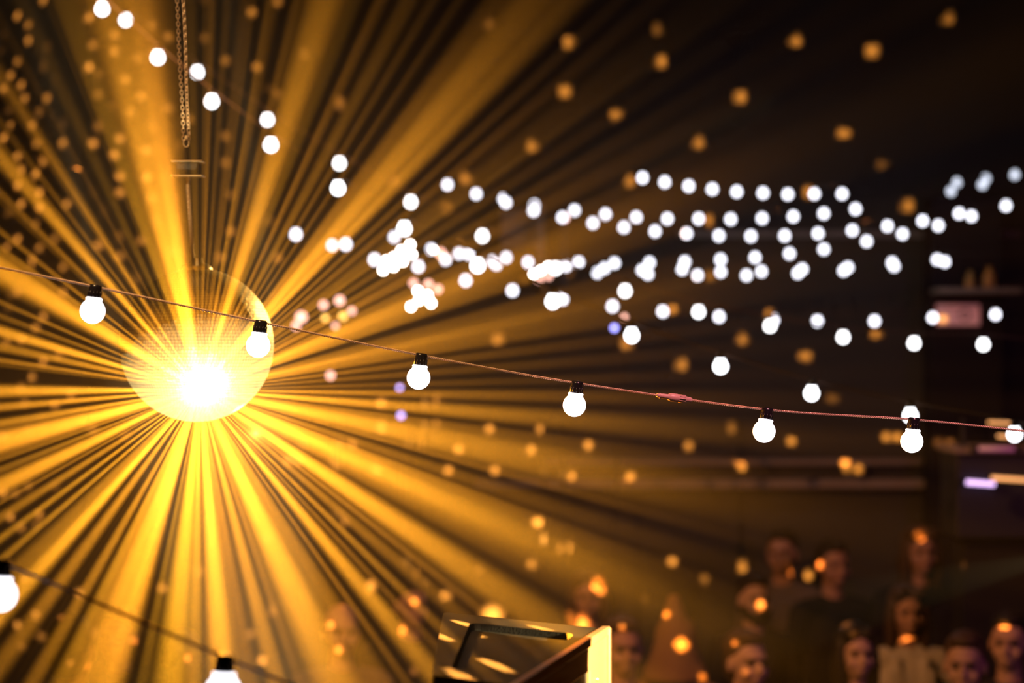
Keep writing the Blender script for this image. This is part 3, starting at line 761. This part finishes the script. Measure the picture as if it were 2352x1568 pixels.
def person(u, v, d, fem, skin, hs, hm, tk, tm_, label, turn=0):
    """face centre at pixel (u, v); d metres off. Stands on the floor."""
    p = at(u, v, d); h = p.z / 1.63
    r = empty('person', (p.x, p.y, 0), label, 'person', None, math.radians(turn)); r.scale = (h, h, h)
    def part(name, me, m):
        o = link(name, me, None, r); o.material_slots[0].link = 'OBJECT'; o.material_slots[0].material = m; return o
    part('body', BODY[fem], M[skin]); 
    for sx in (-1, 1): part('eye', EYES, M['eye']).location = (sx * .031, -.070, 1.636)
   
    part('hood' if hs == 'hood' else 'hair', HAIR[hs], M[hm]); part('top', TOP[tk], M[tm_]); part('trousers', TROU, M['trouser'])
    return r
PEOPLE = [
 (1733, 1378, 12, 0, 'skin2', 'beard', 'hair', 'long', 'cloth_b', 'bearded person with short dark hair in black, turned half right, centre right crowd', 18),
 (1716, 1522, 9.7, 0, 'skin2', 'short', 'hair2', 'tee', 'cloth_r', 'person at the bottom edge below the bearded one, forehead lit pink', 28),
 (1966, 1502, 10.3, 1, 'skin2', 'long', 'hair', 'long', 'cloth_b', 'dark haired person in black with a spot of light above the forehead', 12),
 (2084, 1408, 11.4, 1, 'skin', 'long', 'hair2', 'cardigan', 'cloth_w', 'long haired person in a pale open cardigan with a bright spot on the chest', 5),
 (1914, 1300, 12.9, 0, 'skin', 'short', 'hair', 'long', 'cloth_b', 'person in the back row with a bright spot left of the face', 20),
 (1796, 1272, 13.5, 0, 'skin', 'short', 'hair', 'long', 'cloth_g', 'dim person in the back row between the ledge and the bearded one', -20),
 (2114, 1270, 12.9, 1, 'skin', 'long', 'hair2', 'long', 'cloth_b', 'dim long haired person in the back row with a light spot on the hair', 10),
 (2256, 1300, 12.4, 0, 'skin', 'balding', 'hair', 'long', 'cloth_b', 'balding dim person at back right beside an orange light spot', -10),
 (2216, 1530, 9.4, 0, 'skin', 'short', 'hair2', 'long', 'cloth_r', 'dim person at the bottom right edge in dark red', -15),
 (784, 1452, 10.6, 0, 'skin2', 'balding', 'hair2', 'long', 'cloth_g', 'balding person left of the loudspeaker with light spots on cheek and chin', 15),
 (420, 1512, 9.8, 0, 'skin2', 'balding', 'hair2', 'long', 'cloth_g', 'balding person directly below the mirror ball at the bottom edge', 10),
 (945, 1392, 11.7, 0, 'skin2', 'short', 'hair', 'long', 'cloth_b', 'dark haired person behind the left corner of the loudspeaker', 25),
 (1350, 1372, 12.1, 1, 'skin', 'long', 'hair2', 'long', 'cloth_g', 'person with two touching light spots, above the loudspeaker corner', 0),
 (1432, 1492, 9.9, 0, 'skin', 'short', 'hair2', 'tee', 'cloth_o', 'person just right of the loudspeaker in an orange top', 10),
 (1558, 1478, 10.6, 1, 'skin2', 'hood', 'cloth_h', 'long', 'cloth_h', 'person in a pale pointed hood with a big bright spot on it', 150),
 (165, 1496, 9.2, 0, 'skin', 'short', 'hair', 'tee', 'cloth_o', 'person in an orange top at the lower left edge, seen from behind', 175),
 (272, 1462, 10.7, 1, 'skin2', 'short', 'hair', 'long', 'cloth_b', 'dim person in black between the orange top and the balding one', -15),
 (2318, 1478, 10.1, 0, 'skin', 'short', 'hair', 'long', 'cloth_b', 'barely lit person at the far right edge below an orange spot', -20),
]
for a_ in PEOPLE: person(*a_)

# ---------------------------------------------------------------- light spots cast by an added point light in place of the ball's facets
# (pixel u, v of the spot, strength, size factor)
SPOTS = []
def S(txt, st, sz=1.0):
    for t in txt.split():
        x, y = t.split(','); SPOTS.append((float(x), float(y), st, sz))
S('39,37 68,53 5,86 67,91 4,120 111,109 42,137 97,153 22,175 130,184 48,195 203,152 7,207 55,229 107,222 20,258 87,257 147,285 21,290 72,287 198,43 257,247 299,262 326,222 263,117 287,179 226,212 227,287 101,0 265,77 215,108 224,173', .22, .8)
S('348,290 389,244 10,317 86,329 143,333 217,329 265,357 272,318 38,362 100,374 82,401 46,393 338,403 353,453 272,405 38,429 91,445 151,467 243,484 219,446 50,470 20,492 91,480 79,519 130,545 40,546 18,563 87,571 272,545 223,566 271,585 329,555 364,510 338,344 392,578 75,600 318,132 405,330 277,445', .34, .8)
S('72,603 148,614 158,651 95,667 22,680 41,667 101,724 79,753 51,778 15,789 137,810 99,832 72,863 48,886 162,903 95,958 127,927 67,985 10,1004 315,643 143,669 57,928 20,705', .32, .8)
S('353,56 388,83 475,5 635,8 580,27 520,135 587,153 514,310 516,378 526,450 780,237 620,507 533,530 637,592 507,592 437,270 390,405 350,127 473,83 620,200', .20)
S('635,218 700,125 1123,55 2124,303 2025,378 1510,68 1911,914', .09, 1.1)
S('1305,97 1519,142 1297,210 1413,263 1221,337 1605,329 1701,223 1829,95 2003,117 1937,306 2085,473 1068,410 1447,417 1857,440 1629,505 1143,779 1705,780 1850,818 1566,838 1438,790', .30, 1.2)
S('2178,43 905,417 1025,478 1632,633 1250,655', .16, 1.1)
S('1055,563 1203,635 1545,707 1770,720 2168,733 2015,765', .55, .7)
S('875,925 973,926 878,980 975,978 940,1021 1055,1033 1028,1079 1134,1077 1126,988 1241,987 1218,1036 1352,1025 1311,1092 1451,1095 808,1021 868,1075 701,1020 689,1060 775,1070 664,1055', .80, .8)
S('1585,1027 1817,1012 1705,1073 1972,1078 2040,1001 2058,1002 2160,1013 2185,1018 1695,1067 1945,1070', .55, .8)
S('1682,982 1097,1312 704,1374 790,1390 612,1235 549,1278 1305,1415 1616,1332 1651,1465 1814,1415 1962,1454 212,985 290,1003', .22, .8)
S('1238,1199 1299,1257', 1.3, 1.1)
S('1224,1292 1466,1375 1541,1287 1427,1442 1708,1300 2108,1227 2211,1301 2306,1437 1689,1477 1858,1318', .75, .8)
S('1375,1348 1385,1352 1883,1297 1023,1371 950,1384 920,1445 757,1437 780,1490 855,1348', 1.3, .8)
S('1565,1480 2085,1477', 1.6, 1.7)
S('1617,1558 935,1291 793,1195 453,1314 628,1400 573,1453 600,1518 433,1508 954,1542 1400,1535 1712,1545 161,1520 155,1546', .6, .8)
S('8,1130 36,1134 64,1118 84,1200 88,1184 37,1216 52,1212 82,1415 95,1462 52,1487 3,1430 219,1455 202,1533 304,1472 55,1328 180,1362 375,1350 3,1552 25,1185 130,1120 40,1433', .34, .7)
S('1013,1461 1131,1413 1062,1431 1330,1434 1280,1468 1137,1527 1068,1561', 1.2, 2.2)
ALB = {'wall': .5}
bpy.context.view_layer.update()
dg = bpy.context.evaluated_depsgraph_get()
def first_hit(u, v):
    o = CAM.copy(); d = (at(u, v, 1) - CAM).normalized()
    for _ in range(12):
        ok, p, nrm, idx, ob, mx = sc.ray_cast(dg, o, d)
        if not ok: return None
        if ob.name.split('.')[0] in ('bulb', 'bulb_socket', 'cable', 'lens', 'lamp_housing', 'mirror_tiles', 'core', 'hanging_rope', 'cable_connector', 'chain_strand', 'haze', 'tube', 'end_cap'):
            o = p + d * .01; continue
        m_ = ob.material_slots[0].material
        bc_ = m_.node_tree.nodes['Principled BSDF'].inputs['Base Color'].default_value[:3]
        return p, nrm, max(.02, bc_[0])
    return None
DH = DV = 0.2
NH, NV = 1801, 901
grid = {}
dark = 0
for u, v, st_, sz in SPOTS:
    hit = first_hit(u, v)
    if not hit: continue
    p, nrm, alb = hit
    dvv = p - GLINT; L_ = dvv.length; dvn = dvv / L_
    cosn = max(.25, abs(nrm.dot(dvn)))
    Icd = st_ * PI * L_ * L_ / (max(alb, .12) * cosn) * math.exp(HAZE * (L_ + (p - CAM).length))
    cz = (p - CAM).length
    if cz > 6:
        pw = 26 * sz * (.75 if cz < 12 else 1)            # visible width aimed at, in pixels
        rad = pw * (.32 if u > 640 else .20) / F * cz / L_                      # angular radius from the ball
        Icd *= 3.4 if u > 640 else 5.5
    else:
        rad = .0045 * sz / 2.2
    rad = min(max(rad, .0015), .014)
    th = math.degrees(math.atan2(dvn.x, dvn.y)) + 180; tv = math.degrees(math.acos(-dvn.z))
    sv = math.sin(math.radians(tv)); rd = math.degrees(rad)
    ni = int(rd * 2 / DV) + 2; nj = int(rd * 2 / DH / sv) + 2
    for i in range(int(tv / DV) - ni, int(tv / DV) + ni + 1):
        for j_ in range(int(th / DH) - nj, int(th / DH) + nj + 1):
            dd = math.hypot(((j_ * DH - th + 180) % 360 - 180) * sv, i * DV - tv) / rd
            g = 1 / (1 + math.exp((dd - 1) * 7))
            if g > .01 and 0 <= i < NV:
                key = (j_ % 1800, i); grid[key] = max(grid.get(key, 0), g * Icd * .08)
CD = 1.0
base = .10
rows_ = [[base] * NV for _ in range(NH)]
for (j_, i), x in grid.items(): rows_[j_][i] = base + x
rows_[1800] = rows_[0]
SPOT_W = 3000
ies_light('ball_spots_stand_in', GLINT, Matrix.Identity(3), [(ies_text('spots', rows_, DH, DV), (1.0, .37, .05))], SPOT_W)
